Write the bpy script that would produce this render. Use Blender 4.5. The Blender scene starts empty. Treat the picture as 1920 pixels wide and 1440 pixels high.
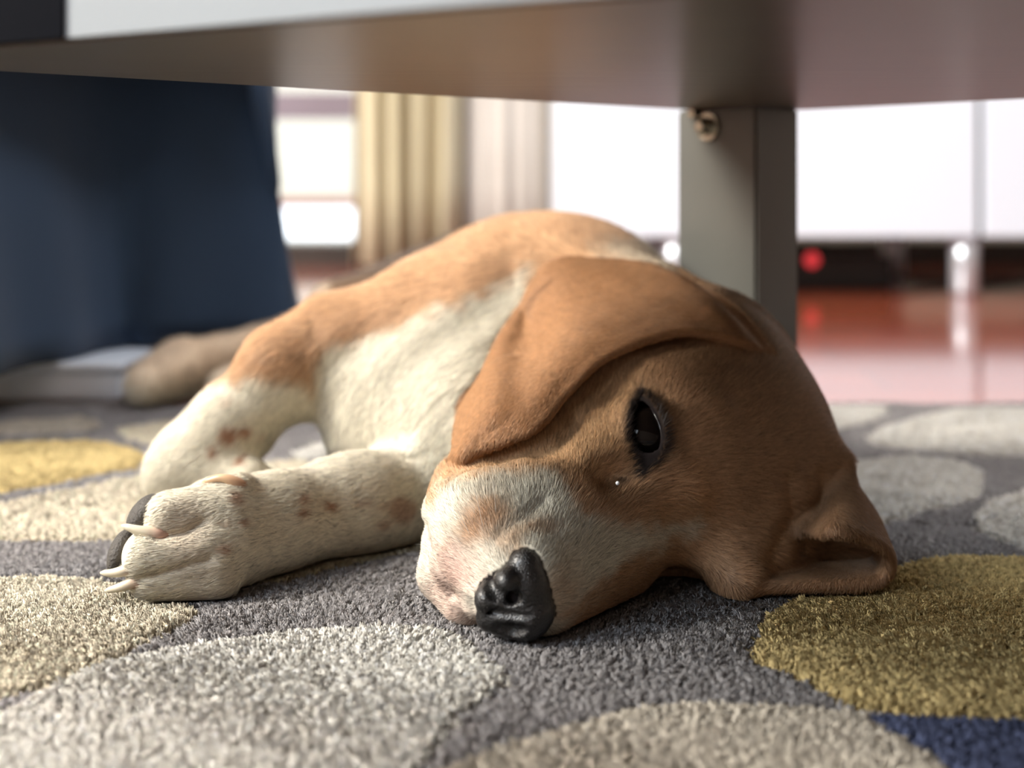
import bpy, bmesh, math, random, time
import numpy as np
from mathutils import Vector, Matrix
from mathutils.bvhtree import BVHTree
T0 = time.time()
random.seed(7); RNG = np.random.default_rng(7)
C = bpy.context.scene.collection
SC = bpy.context.scene

# ------------------------------------------------------------------ camera, world, light, exposure
FPX, HOR, CAMH = 2200.0, 330.0, 0.166          # focal length in pixels of 1920, horizon row, lens height above the pile
cam = bpy.data.cameras.new('camera'); camo = bpy.data.objects.new('camera', cam); C.objects.link(camo)
camo.location = (0, 0, CAMH); camo.rotation_euler = (math.pi/2, 0, 0)
cam.sensor_width = 36.0; cam.lens = 36.0*FPX/1920; cam.shift_y = -(720-HOR)/1920
cam.clip_start = 0.02
cam.dof.use_dof = True; cam.dof.focus_distance = 0.448; cam.dof.aperture_fstop = 4.7
SC.camera = camo
SC.view_settings.view_transform = 'Standard'; SC.view_settings.look = 'None'
SC.view_settings.gamma = 1.0; SC.view_settings.use_curve_mapping = False
SC.view_settings.exposure = 0.0
w = bpy.data.worlds.new('sky'); SC.world = w; w.use_nodes = True
bg = w.node_tree.nodes['Background']; bg.inputs[0].default_value = (0.86, 0.93, 1.0, 1); bg.inputs[1].default_value = 4.0

def area_light(name, loc, target, sx, sy, power, col):
    l = bpy.data.lights.new(name, 'AREA'); l.shape = 'RECTANGLE'; l.size = sx; l.size_y = sy
    l.energy = power; l.color = col
    o = bpy.data.objects.new(name, l); C.objects.link(o); o.location = loc
    o.rotation_euler = (Vector(target)-Vector(loc)).to_track_quat('-Z', 'Y').to_euler()
    return o
# daylight entering through the big window of the left wall and the balcony door behind
area_light('window_daylight', (-1.86, 0.20, 1.55), (-0.02, 0.5, 0.05), 0.75, 0.95, 168, (1.0, 0.93, 0.82))
area_light('balcony_daylight', (-0.55, 2.30, 0.95), (0.1, 0.6, 0.05), 0.6, 1.2, 5, (0.95, 0.97, 1.0))
area_light('front_window_daylight', (-1.86, -0.95, 1.40), (-0.05, 0.36, 0.0), 0.9, 1.0, 38, (0.78, 0.89, 1.0))
area_light('added_ceiling_light', (1.0, 1.15, 2.28), (0.75, 1.0, 0.0), 0.5, 0.5, 32, (0.90, 0.96, 1.0))  # added overhead lamp, out of view, brightens the right of the rug

# ------------------------------------------------------------------ helpers
def P(px, py, d):                                # picture direction + distance -> a point of the room
    return np.array([(px-960.0)/FPX*d, d, CAMH-(py-HOR)/FPX*d])
def G(px, py):                                   # a point of the rug surface
    d = CAMH*FPX/(py-HOR); return ((px-960.0)/FPX*d, d)
def srgb(r, g, b):
    f = lambda c: (c/255/12.92) if c/255 <= .04045 else ((c/255+.055)/1.055)**2.4
    return (f(r), f(g), f(b), 1.0)
def nodes(name):
    m = bpy.data.materials.new(name); m.use_nodes = True
    return m, m.node_tree, m.node_tree.nodes['Principled BSDF']
def mat(name, col, rough=.5, metal=0., spec=.5, coat=0., noise=0., scale=40., bump=0., bscale=200., stretch=None, sheen=0.):
    m, t, b = nodes(name)
    b.inputs['Base Color'].default_value = col; b.inputs['Roughness'].default_value = rough
    b.inputs['Metallic'].default_value = metal; b.inputs['Specular IOR Level'].default_value = spec
    b.inputs['Coat Weight'].default_value = coat; b.inputs['Coat Roughness'].default_value = .22; b.inputs['Sheen Weight'].default_value = sheen
    co = t.nodes.new('ShaderNodeTexCoord'); src = co.outputs['Object']
    if stretch:
        mp = t.nodes.new('ShaderNodeMapping'); mp.inputs['Scale'].default_value = stretch[0]; mp.inputs['Rotation'].default_value = stretch[1]
        t.links.new(src, mp.inputs[0]); src = mp.outputs[0]
    if noise:
        n = t.nodes.new('ShaderNodeTexNoise'); n.inputs['Scale'].default_value = scale; n.inputs['Detail'].default_value = 5
        t.links.new(src, n.inputs['Vector'])
        r = t.nodes.new('ShaderNodeMix'); r.data_type = 'RGBA'
        r.inputs['A'].default_value = tuple(c*(1-noise) for c in col[:3])+(1,); r.inputs['B'].default_value = tuple(min(1, c*(1+noise)) for c in col[:3])+(1,)
        t.links.new(n.outputs['Fac'], r.inputs['Factor']); t.links.new(r.outputs['Result'], b.inputs['Base Color'])
    if bump:
        n2 = t.nodes.new('ShaderNodeTexNoise'); n2.inputs['Scale'].default_value = bscale; n2.inputs['Detail'].default_value = 3
        t.links.new(src, n2.inputs['Vector'])
        bp = t.nodes.new('ShaderNodeBump'); bp.inputs['Strength'].default_value = bump; bp.inputs['Distance'].default_value = .002
        t.links.new(n2.outputs['Fac'], bp.inputs['Height']); t.links.new(bp.outputs[0], b.inputs['Normal'])
    return m
def emit(name, col, s):
    m, t, b = nodes(name); b.inputs['Emission Color'].default_value = col; b.inputs['Emission Strength'].default_value = s
    b.inputs['Base Color'].default_value = col; return m
def link(name, me, m=None, parent=None, smooth=False):
    o = bpy.data.objects.new(name, me); C.objects.link(o)
    if m: me.materials.append(m)
    if parent: o.parent = parent
    if smooth and len(me.polygons): me.polygons.foreach_set('use_smooth', [True]*len(me.polygons))
    return o
def obj(name, bm, m, parent=None, smooth=False):
    me = bpy.data.meshes.new(name); bm.normal_update(); bm.to_mesh(me); bm.free()
    return link(name, me, m, parent, smooth)
def empty(name, label, cat, group=None):
    o = bpy.data.objects.new(name, None); C.objects.link(o); o.empty_display_size = .02
    o['label'] = label; o['category'] = cat
    if group: o['group'] = group
    return o
def tag(o, label, cat): o['label'] = label; o['category'] = cat; return o
def struct(name, bm, m): o = obj(name, bm, m); o['kind'] = 'structure'; return o
def box(bm, x0, x1, y0, y1, z0, z1, bev=0.):
    r = bmesh.ops.create_cube(bm, size=1)
    for v in r['verts']:
        v.co = ((x0+x1)/2+v.co.x*(x1-x0), (y0+y1)/2+v.co.y*(y1-y0), (z0+z1)/2+v.co.z*(z1-z0))
    if bev:
        es = list({e for v in r['verts'] for e in v.link_edges})
        bmesh.ops.bevel(bm, geom=es, offset=bev, segments=3, affect='EDGES', profile=.6)
    return bm
def nb(*a, **k): return box(bmesh.new(), *a, **k)
def prism(bm, poly, z0, z1, bev=0.):
    n = len(poly)
    lo = [bm.verts.new((x, y, z0)) for x, y in poly]; hi = [bm.verts.new((x, y, z1)) for x, y in poly]
    ar = sum(poly[i][0]*poly[(i+1) % n][1]-poly[(i+1) % n][0]*poly[i][1] for i in range(n))
    f = [bm.faces.new(hi), bm.faces.new(lo[::-1])]+[bm.faces.new((lo[i], lo[(i+1) % n], hi[(i+1) % n], hi[i])) for i in range(n)]
    if ar < 0: bmesh.ops.reverse_faces(bm, faces=f)
    if bev: bmesh.ops.bevel(bm, geom=list(bm.edges), offset=bev, segments=3, affect='EDGES')
    return bm
def tube(bm, pts, rad, seg=12):
    pts = [Vector(p) for p in pts]; rings = []
    up = Vector((.13, .21, .97))
    for i, p in enumerate(pts):
        t = (pts[min(i+1, len(pts)-1)]-pts[max(i-1, 0)]).normalized()
        a = t.cross(up).normalized(); b = a.cross(t)
        r = rad[i] if hasattr(rad, '__len__') else rad
        rings.append([bm.verts.new(p+(a*math.cos(2*math.pi*k/seg)+b*math.sin(2*math.pi*k/seg))*r) for k in range(seg)])
    for i in range(len(rings)-1):
        for k in range(seg):
            bm.faces.new((rings[i][k], rings[i][(k+1) % seg], rings[i+1][(k+1) % seg], rings[i+1][k]))
    bm.faces.new(rings[0][::-1]); bm.faces.new(rings[-1])
    return bm
def catmull(pts, n):
    pts = np.array(pts, float); m = len(pts); out = []
    ext = np.vstack([2*pts[0]-pts[1], pts, 2*pts[-1]-pts[-2]])
    for s in np.linspace(0, m-1, n):
        i = min(int(s), m-2); t = s-i; a, b, c, d = ext[i:i+4]
        out.append(.5*((2*b)+(-a+c)*t+(2*a-5*b+4*c-d)*t*t+(-a+3*b-3*c+d)*t**3))
    return np.array(out)

# ================================================================== ROOM
FZ = -0.012                                       # the bare floor lies a rug's thickness below the pile
def wood_floor():
    m, t, b = nodes('red_parquet')
    co = t.nodes.new('ShaderNodeTexCoord')
    br = t.nodes.new('ShaderNodeTexBrick'); br.inputs['Scale'].default_value = 2.2; br.inputs['Mortar Size'].default_value = .004
    br.inputs['Brick Width'].default_value = 1.4; br.inputs['Row Height'].default_value = .18
    br.inputs['Color1'].default_value = srgb(160, 78, 50); br.inputs['Color2'].default_value = srgb(142, 66, 42); br.inputs['Mortar'].default_value = srgb(60, 26, 18)
    t.links.new(co.outputs['Object'], br.inputs['Vector'])
    n = t.nodes.new('ShaderNodeTexNoise'); n.inputs['Scale'].default_value = 9; t.links.new(co.outputs['Object'], n.inputs['Vector'])
    mx = t.nodes.new('ShaderNodeMix'); mx.data_type = 'RGBA'; mx.blend_type = 'MULTIPLY'; mx.inputs['Factor'].default_value = .3
    t.links.new(br.outputs['Color'], mx.inputs['A']); t.links.new(n.outputs['Color'], mx.inputs['B']); t.links.new(mx.outputs['Result'], b.inputs['Base Color'])
    b.inputs['Roughness'].default_value = .12; b.inputs['Specular IOR Level'].default_value = .9; b.inputs['Coat Weight'].default_value = .7; b.inputs['Coat Roughness'].default_value = .12; b.inputs['Coat IOR'].default_value = 1.6
    return m
M_floor = wood_floor()
M_wall = mat('beige_wall', srgb(206, 196, 180), .8, noise=.05, scale=6)
M_ceil = mat('ceiling_white', srgb(235, 233, 228), .9)
M_white = mat('white_lacquer', srgb(214, 224, 238), .35)
M_dark = mat('dark_brown_trim', srgb(42, 32, 26), .5, noise=.2)
M_balc = mat('balcony_plaster', srgb(240, 238, 232), .8)
M_terra = mat('terracotta', srgb(168, 112, 100), .7, noise=.15)
XL, XR, YB, YF, ZT = -2.0, 1.9, 2.35, -1.9, 2.4
struct('floor', nb(XL, XR, YF, YB, FZ-.08, FZ), M_floor)
struct('ceiling', nb(XL-.1, XR+.1, YF-.1, YB+.1, ZT, ZT+.08), M_ceil)
DX0, DX1, DZ1 = -.62, -.26, 2.05                  # balcony door opening in the back wall
bm = nb(XL, DX0, YB, YB+.12, FZ, ZT); box(bm, DX1, XR, YB, YB+.12, FZ, ZT); box(bm, DX0, DX1, YB, YB+.12, DZ1, ZT)
struct('wall_back', bm, M_wall)
WY0, WY1, WZ0, WZ1 = -.30, .70, .98, 2.15           # window of the left wall
VY0, VY1 = -1.45, -.45
bm = nb(XL-.12, XL, YF, VY0, FZ, ZT); box(bm, XL-.12, XL, VY1, WY0, FZ, ZT); box(bm, XL-.12, XL, WY1, YB+.12, FZ, ZT)
for a_, b_ in ((VY0, VY1), (WY0, WY1)): box(bm, XL-.12, XL, a_, b_, FZ, WZ0); box(bm, XL-.12, XL, a_, b_, WZ1, ZT)
struct('wall_left', bm, M_wall)
M_wall2 = mat('taupe_wall', srgb(128, 120, 112), .85, noise=.05, scale=6)
struct('wall_right', nb(XR, XR+.12, YF, YB+.12, FZ, ZT), M_wall2)
struct('wall_front', nb(XL, XR, YF-.12, YF, FZ, ZT), M_wall2)
bm = nb(XL, DX0-.02, YB-.018, YB, FZ, .035); box(bm, DX1+.02, XR, YB-.018, YB, FZ, .035)
struct('baseboard_back', bm, M_dark)
M_frame = mat('painted_frame', srgb(225, 224, 220), .4)
# left window with its sash bars
for wn, (a0, a1) in (('window_1', (WY0, WY1)), ('window_2', (VY0, VY1))):
    wl = bpy.data.objects.new(wn, None); C.objects.link(wl); wl['kind'] = 'structure'
    bm = bmesh.new()
    for a, b_, c, d in ((a0, a0+.05, WZ0, WZ1), (a1-.05, a1, WZ0, WZ1), (a0, a1, WZ0, WZ0+.05), (a0, a1, WZ1-.05, WZ1)):
        box(bm, XL-.09, XL-.03, a, b_, c, d)
    obj('window_frame', bm, M_frame, wl)
    obj('window_bar', nb(XL-.08, XL-.04, (a0+a1)/2-.02, (a0+a1)/2+.02, WZ0, WZ1), M_frame, wl)
    obj('window_sill', nb(XL-.1, XL+.04, a0-.04, a1+.04, WZ0-.03, WZ0), M_frame, wl)
lamp = empty('added_ceiling_lamp', 'added unseen flat white lamp on the ceiling above the cabinet', 'lamp')  # unseen lamp body, added along with its light
obj('added_lamp_housing', nb(.70, 1.30, .85, 1.45, 2.34, ZT, .01), M_frame, lamp)
obj('added_lamp_panel', nb(.74, 1.26, .89, 1.41, 2.325, 2.34, .004), emit('added_lamp_glow', (.92, .96, 1, 1), 3), lamp)
# balcony door: frame, low bottom rail, middle rail, glass panes
M_glass, t, b = nodes('clear_glass'); b.inputs['Transmission Weight'].default_value = 1; b.inputs['Roughness'].default_value = 0; b.inputs['IOR'].default_value = 1.05
dr = bpy.data.objects.new('door_1', None); C.objects.link(dr); dr['kind'] = 'structure'
bm = nb(DX0, DX0+.03, YB+.02, YB+.08, FZ, DZ1); box(bm, DX1-.03, DX1, YB+.02, YB+.08, FZ, DZ1); box(bm, DX0, DX1, YB+.02, YB+.08, DZ1-.03, DZ1)
obj('door_frame', bm, M_frame, dr)
M_rail = mat('grey_plum_rail', srgb(120, 110, 122), .5)
obj('middle_rail', nb(DX0+.03, DX1-.03, YB+.02, YB+.07, .282, .335), M_rail, dr)
obj('threshold', nb(DX0, DX1, YB-.02, YB+.1, FZ, .03), M_dark, dr)
obj('pane', nb(DX0+.03, DX1-.03, YB+.045, YB+.05, .03, .282), M_glass, dr)
obj('pane', nb(DX0+.03, DX1-.03, YB+.045, YB+.05, .335, DZ1-.03), M_glass, dr)
struct('balcony_floor', nb(-1.4, .6, YB+.12, YB+1.1, FZ-.1, FZ), M_balc)
struct('balcony_parapet', nb(-1.4, .6, YB+1.0, YB+1.12, .10, .95), M_balc)
struct('trim_1', nb(-1.4, .6, YB+.985, YB+1.0, .075, .10), M_terra)

# curtain beside the balcony door
M_cur = mat('cream_curtain', srgb(198, 190, 164), .85, noise=.06, scale=15, bump=.2, bscale=600)
bm = bmesh.new(); n = 90; rows = [FZ+.006, .15, .5, 1.2, 2.15]; grid = []
for z in rows:
    r = []
    for i in range(n+1):
        s = i/n; x = -.305+.205*s
        y = YB-.095+.022*math.sin(s*2*math.pi*4.2+.6)+.010*math.sin(s*2*math.pi*9.1+z*.7)+.006*math.sin(s*40+z*2)
        r.append(bm.verts.new((x+.004*math.sin(z*3+s*7), y, z)))
    grid.append(r)
for a in range(len(rows)-1):
    for i in range(n): bm.faces.new((grid[a][i], grid[a][i+1], grid[a+1][i+1], grid[a+1][i]))
cur = empty('curtain', 'cream pleated curtain hanging to the floor beside the bright balcony door', 'curtain')
co = obj('curtain_cloth', bm, M_cur, cur, True); md = co.modifiers.new('s', 'SOLIDIFY'); md.thickness = .002
bm = bmesh.new(); tube(bm, [(-.75, YB-.09, 2.17), (-.05, YB-.09, 2.17)], .012); obj('curtain_rod', bm, M_dark, cur)
# pale box-shaped panel of light cloth by the wall (second, sheer curtain)
M_sheer = mat('pale_sheer', srgb(186, 181, 176), .85, noise=.08, scale=8)
bm = bmesh.new(); grid = []
for z in rows:
    grid.append([bm.verts.new((-.085+.14*i/40, YB-.07+.005*math.sin(i*.55)+.004*math.sin(i*.23+z), z)) for i in range(41)])
for a in range(len(rows)-1):
    for i in range(40): bm.faces.new((grid[a][i], grid[a][i+1], grid[a+1][i+1], grid[a+1][i]))
sh = empty('sheer_curtain', 'pale grey sheer curtain hanging between the cream curtain and the white cabinet', 'curtain')
co = obj('curtain_cloth', bm, M_sheer, sh, True); md = co.modifiers.new('s', 'SOLIDIFY'); md.thickness = .0015
bm = bmesh.new(); tube(bm, [(-.1, YB-.07, 2.165), (.07, YB-.07, 2.165)], .008); obj('curtain_rod', bm, M_dark, sh)

# white TV cabinet on metal legs
CY = 1.72
M_metal = mat('brushed_metal', srgb(205, 212, 222), .3, metal=.6, noise=.05)
M_black = mat('black_plastic', srgb(22, 22, 22), .45)
cab = empty('tv_cabinet', 'long white lacquered low cabinet on metal legs behind the table leg', 'cabinet')
cab.location = (0, 0, 0)
obj('body', nb(.07, 1.30, CY+.018, CY+.42, .076, .46, .003), M_white, cab)
obj('back_gap', nb(.072, 1.298, CY+.006, CY+.018, .08, .455), M_dark, cab)
for k in range(4):
    x0 = .0675+.312*k
    d_ = obj('door', nb(x0, x0+.302, CY-.002, CY+.0165, .0765, .458, .003), M_white, cab)
for x in (.245, .675, 1.15):
    for y in (CY+.03, CY+.36):
        bm = bmesh.new(); tube(bm, [(x, y, FZ), (x, y, FZ+.006), (x, y, .04), (x, y, .077)], [.016, .02, .02, .022], 20); obj('leg', bm, M_metal, cab, True)

# power strip with a red lamp under the cabinet
strip = empty('power_strip', 'black power strip with a glowing red switch lying under the white cabinet', 'power strip')
obj('housing', nb(.40, .60, CY+.13, CY+.19, FZ, FZ+.052, .006), M_black, strip)
M_red = emit('red_lamp', (.75, .05, .06, 1), .9)
bm = bmesh.new(); bmesh.ops.create_uvsphere(bm, u_segments=16, v_segments=10, radius=.011, matrix=Matrix.Translation((.472, CY+.126, .034)) @ Matrix.Diagonal((1, .5, 1, 1)))
obj('switch_lamp', bm, M_red, strip, True)
for k in range(3):
    bm = bmesh.new(); x = .505+k*.034; tube(bm, [(x, CY+.16, FZ+.050), (x, CY+.16, FZ+.0545)], .014, 18); obj('socket', bm, mat('socket_grey', srgb(40, 42, 40), .5), strip)
bm = bmesh.new(); tube(bm, catmull([(.60, CY+.16, FZ+.02), (.68, CY+.17, FZ+.006), (.80, CY+.22, FZ+.006), (.9, CY+.32, FZ+.006)], 24), .0045, 10); obj('cable', bm, M_black, strip, True)

# navy upholstered seat block left of the dog
M_navy = mat('navy_fabric', srgb(24, 50, 78), .85, noise=.18, scale=9, bump=.4, bscale=900, sheen=.15)
sofa = empty('sofa', 'navy fabric covered low sofa with hanging skirt left of the dog', 'sofa')
SB, ST = .030, .275
plan = [(-.185, .972), (-.31, .945), (-.42, .66), (-.93, .80), (-.83, 1.35), (-.285, 1.30)]
pp = []
for i in range(len(plan)):
    a, b_ = np.array(plan[i]), np.array(plan[(i+1) % len(plan)])
    L = np.linalg.norm(b_-a); k = max(6, int(L/.012))
    for s in range(k): pp.append(a+(b_-a)*s/k)
pp = np.array(pp); cen = pp.mean(0); bm = bmesh.new(); rings = []
nP = len(pp); tan = np.roll(pp, -1, 0)-np.roll(pp, 1, 0); tan /= np.linalg.norm(tan, axis=1)[:, None]
nor = np.stack([tan[:, 1], -tan[:, 0]], 1); nor *= np.sign(((pp-cen)*nor).sum(1))[:, None]
for z in np.linspace(SB, ST, 12):
    q = (z-SB)/(ST-SB); ring = []
    for i in range(nP):
        wv = (.006*math.sin(i*.33)+.004*math.sin(i*.81+1.3))*(1-q)+.010*(1-q)-.034*q-.008*max(0, q-.92)/.08
        p = pp[i]+nor[i]*wv; ring.append(bm.verts.new((p[0], p[1], z)))
    rings.append(ring)
for a in range(11):
    for i in range(nP): bm.faces.new((rings[a][i], rings[a][(i+1) % nP], rings[a+1][(i+1) % nP], rings[a+1][i]))
bm.faces.new(rings[-1])
bmesh.ops.recalc_face_normals(bm, faces=bm.faces)
cv = obj('skirt_cover', bm, M_navy, sofa, True); md = cv.modifiers.new('s', 'SOLIDIFY'); md.thickness = .004
for x, y in ((-.30, .985), (-.80, .84), (-.33, 1.24), (-.78, 1.26)):
    bm = bmesh.new(); tube(bm, [(x, y, FZ if y > .9 else 0), (x, y, .06)], [.020, .026], 18); obj('leg', bm, M_black, sofa, True)
light_patch = empty('light_patch_box', 'flat white box standing in for bright light under the navy sofa', 'box')  # white box in place of bright light on the floor under the sofa
obj('light_patch_body', nb(-.60, -.290, .865, 1.08, 0.0, .022, .005), M_white, light_patch)
obj('light_patch_top', nb(-.603, -.287, .862, 1.083, .0222, .0285, .003), M_white, light_patch)

# ================================================================== LOW TABLE
def wood_dark():
    m, t, b = nodes('dark_wood_laminate')
    co = t.nodes.new('ShaderNodeTexCoord'); mp = t.nodes.new('ShaderNodeMapping')
    mp.inputs['Rotation'].default_value = (0, 0, math.radians(8)); mp.inputs['Scale'].default_value = (8, 160, 60)
    t.links.new(co.outputs['Object'], mp.inputs[0])
    n = t.nodes.new('ShaderNodeTexNoise'); n.inputs['Scale'].default_value = 2.2; n.inputs['Detail'].default_value = 6; n.inputs['Roughness'].default_value = .65
    t.links.new(mp.outputs[0], n.inputs['Vector'])
    r = t.nodes.new('ShaderNodeValToRGB'); r.color_ramp.elements[0].position = .3; r.color_ramp.elements[1].position = .75
    r.color_ramp.elements[0].color = srgb(50, 45, 38); r.color_ramp.elements[1].color = srgb(88, 80, 66)
    t.links.new(n.outputs['Fac'], r.inputs[0]); t.links.new(r.outputs[0], b.inputs['Base Color'])
    bp = t.nodes.new('ShaderNodeBump'); bp.inputs['Strength'].default_value = .15; bp.inputs['Distance'].default_value = .0006
    t.links.new(n.outputs['Fac'], bp.inputs['Height']); t.links.new(bp.outputs[0], b.inputs['Normal'])
    b.inputs['Roughness'].default_value = .33; b.inputs['Specular IOR Level'].default_value = .7
    return m
M_board = wood_dark()
M_leg = mat('charcoal_lacquer', srgb(80, 80, 76), .35, noise=.12, scale=25, spec=.6)
M_edge = mat('pale_edge', srgb(138, 146, 152), .3, noise=.06, scale=12)
M_ink = mat('blue_black_matte', srgb(4, 6, 13), .9, spec=.05)
tab = empty('low_table', 'low dark wood table whose underside spans above the sleeping dog', 'table')
TB = .203; TT = .243
c1 = np.array(((1392-960)/FPX*.69, .69)); e1 = np.array((-.757, -.653)); e2 = np.array((.653, -.757))
cl = np.array((-.2226, .3787)); nd = np.array((.874, -.486))
poly = [tuple(cl), tuple(c1), tuple(c1+e2*.78), tuple(cl+nd*.98)]
obj('board', prism(bmesh.new(), poly, TB, TT, .0012), M_board, tab)
ins = np.array((-nd[1], nd[0]))                   # pale strip along the near side, dark piece at its left end
s0, s1 = .118, .97
obj('edge_strip', prism(bmesh.new(), [tuple(cl+nd*s0-ins*.0035), tuple(cl+nd*s1-ins*.0035), tuple(cl+nd*s1-ins*.0005), tuple(cl+nd*s0-ins*.0005)], TB+.0005, TT), M_edge, tab)
obj('dark_end', prism(bmesh.new(), [tuple(cl-nd*.003-ins*.0045), tuple(cl+nd*s0-ins*.0045), tuple(cl+nd*s0-ins*.0005), tuple(cl-nd*.003-ins*.0005)], TB+.0005, TT-.004), M_ink, tab)
def leg_at(n, w1, w2):
    n = np.array(n); return [tuple(n), tuple(n-e1*w1), tuple(n-e1*w1-e2*w2), tuple(n-e2*w2)]
ln = np.array(((1418-960)/FPX*.62, .62))
lg = obj('leg', prism(bmesh.new(), leg_at(ln, .0377, .055), 0, TB, .0015), M_leg, tab)
bx = ln-e2*.032+e1*.0                              # cap nut on the left face of the leg
M_nut = mat('bolt_steel', srgb(190, 188, 176), .25, metal=.9)
bm = bmesh.new(); bb = np.append(bx, .193)
tube(bm, [bb+np.append(e1*0., 0), bb+np.append(e1*.0022, 0)], .0078, 20); tube(bm, [bb+np.append(e1*.0022, 0), bb+np.append(e1*.0062, 0), bb+np.append(e1*.009, 0)], [.0055, .0055, .003], 6)
obj('bolt', bm, M_nut, lg)
bm = bmesh.new(); bb = np.append(ln-e2*.040, .2005)
tube(bm, [bb, bb+np.append(e1*.006, 0)], .0026, 10); obj('bolt', bm, M_nut, lg)
ln2 = c1+e2*.70+e1*.10
obj('leg', prism(bmesh.new(), leg_at(ln2, .0377, .055), 0, TB, .0015), M_leg, tab)
print('room', time.time()-T0)

# ================================================================== DOG
# ---- implicit-surface toolkit: smooth unions of tapered capsules and ellipsoids, meshed with surface nets
def S(px, py, d, rpx): return (P(px, py, d), rpx*d/FPX)
class Cone:
    def __init__(s, A, B, k=.012, op='u'):
        s.a, s.ra = np.array(A[0], np.float32), A[1]; s.b, s.rb = np.array(B[0], np.float32), B[1]; s.k, s.op = k, op
        s.c = (s.a+s.b)/2; s.R = np.linalg.norm(s.b-s.a)/2+max(s.ra, s.rb)
    def __call__(s, p):
        ba = s.b-s.a; L = float(ba@ba)+1e-12; q = p-s.a
        t = np.clip((q@ba)/L, 0, 1); q = q-t[:, None]*ba
        return np.sqrt((q*q).sum(1))-(s.ra+(s.rb-s.ra)*t)
class Ball(Cone):
    def __init__(s, A, k=.012, op='u'): super().__init__(A, A, k, op)
class Ell:
    def __init__(s, c, r, M=None, k=.012, op='u'):
        s.c = np.array(c, np.float32); s.r = np.array(r, np.float32); s.M = np.eye(3, dtype=np.float32) if M is None else np.array(M, np.float32)
        s.k, s.op = k, op; s.R = float(max(r))
    def __call__(s, p):
        q = (p-s.c)@s.M.T; k0 = np.sqrt(((q/s.r)**2).sum(1)); k1 = np.sqrt(((q/s.r**2)**2).sum(1))+1e-9
        return k0*(k0-1)/k1
def field(prims, p, cull=None):
    d = np.full(len(p), 1.0, np.float32)
    for f in prims:
        if cull is not None:
            q = p-f.c; idx = np.nonzero((q*q).sum(1) < (f.R+f.k+cull)**2)[0]
            if len(idx) == 0: continue
            dd = f(p[idx]); cur = d[idx]
        else: idx = slice(None); dd = f(p); cur = d
        k = f.k
        if f.op == 'u':
            h = np.clip(.5+.5*(cur-dd)/k, 0, 1); n = cur+(dd-cur)*h-k*h*(1-h)
        else:
            h = np.clip(.5-.5*(cur+dd)/k, 0, 1); n = cur+(-dd-cur)*h+k*h*(1-h)
        d[idx] = n
    return d
def surface_nets(fn, lo, hi, vox, fn_coarse=None):
    """sparse surface nets: returns vertices and quads of fn = 0"""
    fc = fn_coarse or fn
    lo = np.array(lo, float); hi = np.array(hi, float)
    big = vox*8; nB = np.ceil((hi-lo)/big).astype(int)
    ijk = np.stack(np.meshgrid(*[np.arange(n) for n in nB], indexing='ij'), -1).reshape(-1, 3)
    cs = big; keep = ijk
    for lev in range(2):
        c = (lo+(keep+.5)*cs).astype(np.float32)
        d = fc(c); keep = keep[np.abs(d) < cs*.87*1.25+.002]
        if lev == 0:
            off = np.stack(np.meshgrid([0, 1], [0, 1], [0, 1], indexing='ij'), -1).reshape(-1, 3)
            keep = (keep[:, None]*2+off[None]).reshape(-1, 3); cs = big/2
    n4 = np.arange(5); off = np.stack(np.meshgrid(n4, n4, n4, indexing='ij'), -1).reshape(-1, 3)
    dims = nB*8+2
    g = (keep[:, None]*4+off[None]).reshape(-1, 3)
    flat = np.unique((g[:, 0]*dims[1]+g[:, 1])*dims[2]+g[:, 2])
    gi = np.stack([flat//(dims[1]*dims[2]), (flat//dims[2]) % dims[1], flat % dims[2]], 1)
    val = fn((lo+gi*vox).astype(np.float32)).astype(np.float32)
    D = np.full(int(np.prod(dims)), np.nan, np.float32); D[flat] = val
    sx, sy, sz = dims[1]*dims[2], dims[2], 1
    cor = [(a, b, c) for a in (0, 1) for b in (0, 1) for c in (0, 1)]
    ok = (gi < dims-1).all(1); cf = flat[ok]; cg = gi[ok]
    V8 = np.stack([D[cf+a*sx+b*sy+c*sz] for a, b, c in cor], 1)
    act = np.isfinite(V8).all(1); V8 = V8[act]; cf = cf[act]; cg = cg[act]
    neg = (V8 < 0); m = neg.any(1) & ~neg.all(1); V8 = V8[m]; cf = cf[m]; cg = cg[m]
    acc = np.zeros((len(cf), 3)); cnt = np.zeros(len(cf))
    for i in range(8):
        for j in range(i+1, 8):
            if sum(abs(x-y) for x, y in zip(cor[i], cor[j])) != 1: continue
            a, b = V8[:, i], V8[:, j]; x = (a < 0) != (b < 0)
            t = np.where(x, a/np.where(x, a-b, 1), 0)
            pt = np.array(cor[i])+(np.array(cor[j])-np.array(cor[i]))*t[:, None]
            acc[x] += pt[x]; cnt[x] += 1
    verts = lo+(cg+acc/cnt[:, None])*vox
    I = np.full(int(np.prod(dims)), -1, np.int32); I[cf] = np.arange(len(cf))
    quads = []
    for ax, (u, v) in enumerate(((sy, sz), (sz, sx), (sx, sy))):
        st = (sx, sy, sz)[ax]
        base = flat[np.isfinite(D[flat])]; base = base[base+st < len(D)]
        a = D[base]; b = D[base+st]; x = np.isfinite(b) & ((a < 0) != (b < 0)); base = base[x]; s = a[x] < 0
        q = np.stack([I[base-u-v], I[base-v], I[base], I[base-u]], 1)
        good = (q >= 0).all(1); q = q[good]; s = s[good]
        q[~s] = q[~s][:, ::-1]; quads.append(q)
    del D, I
    return verts, np.vstack(quads)
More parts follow.
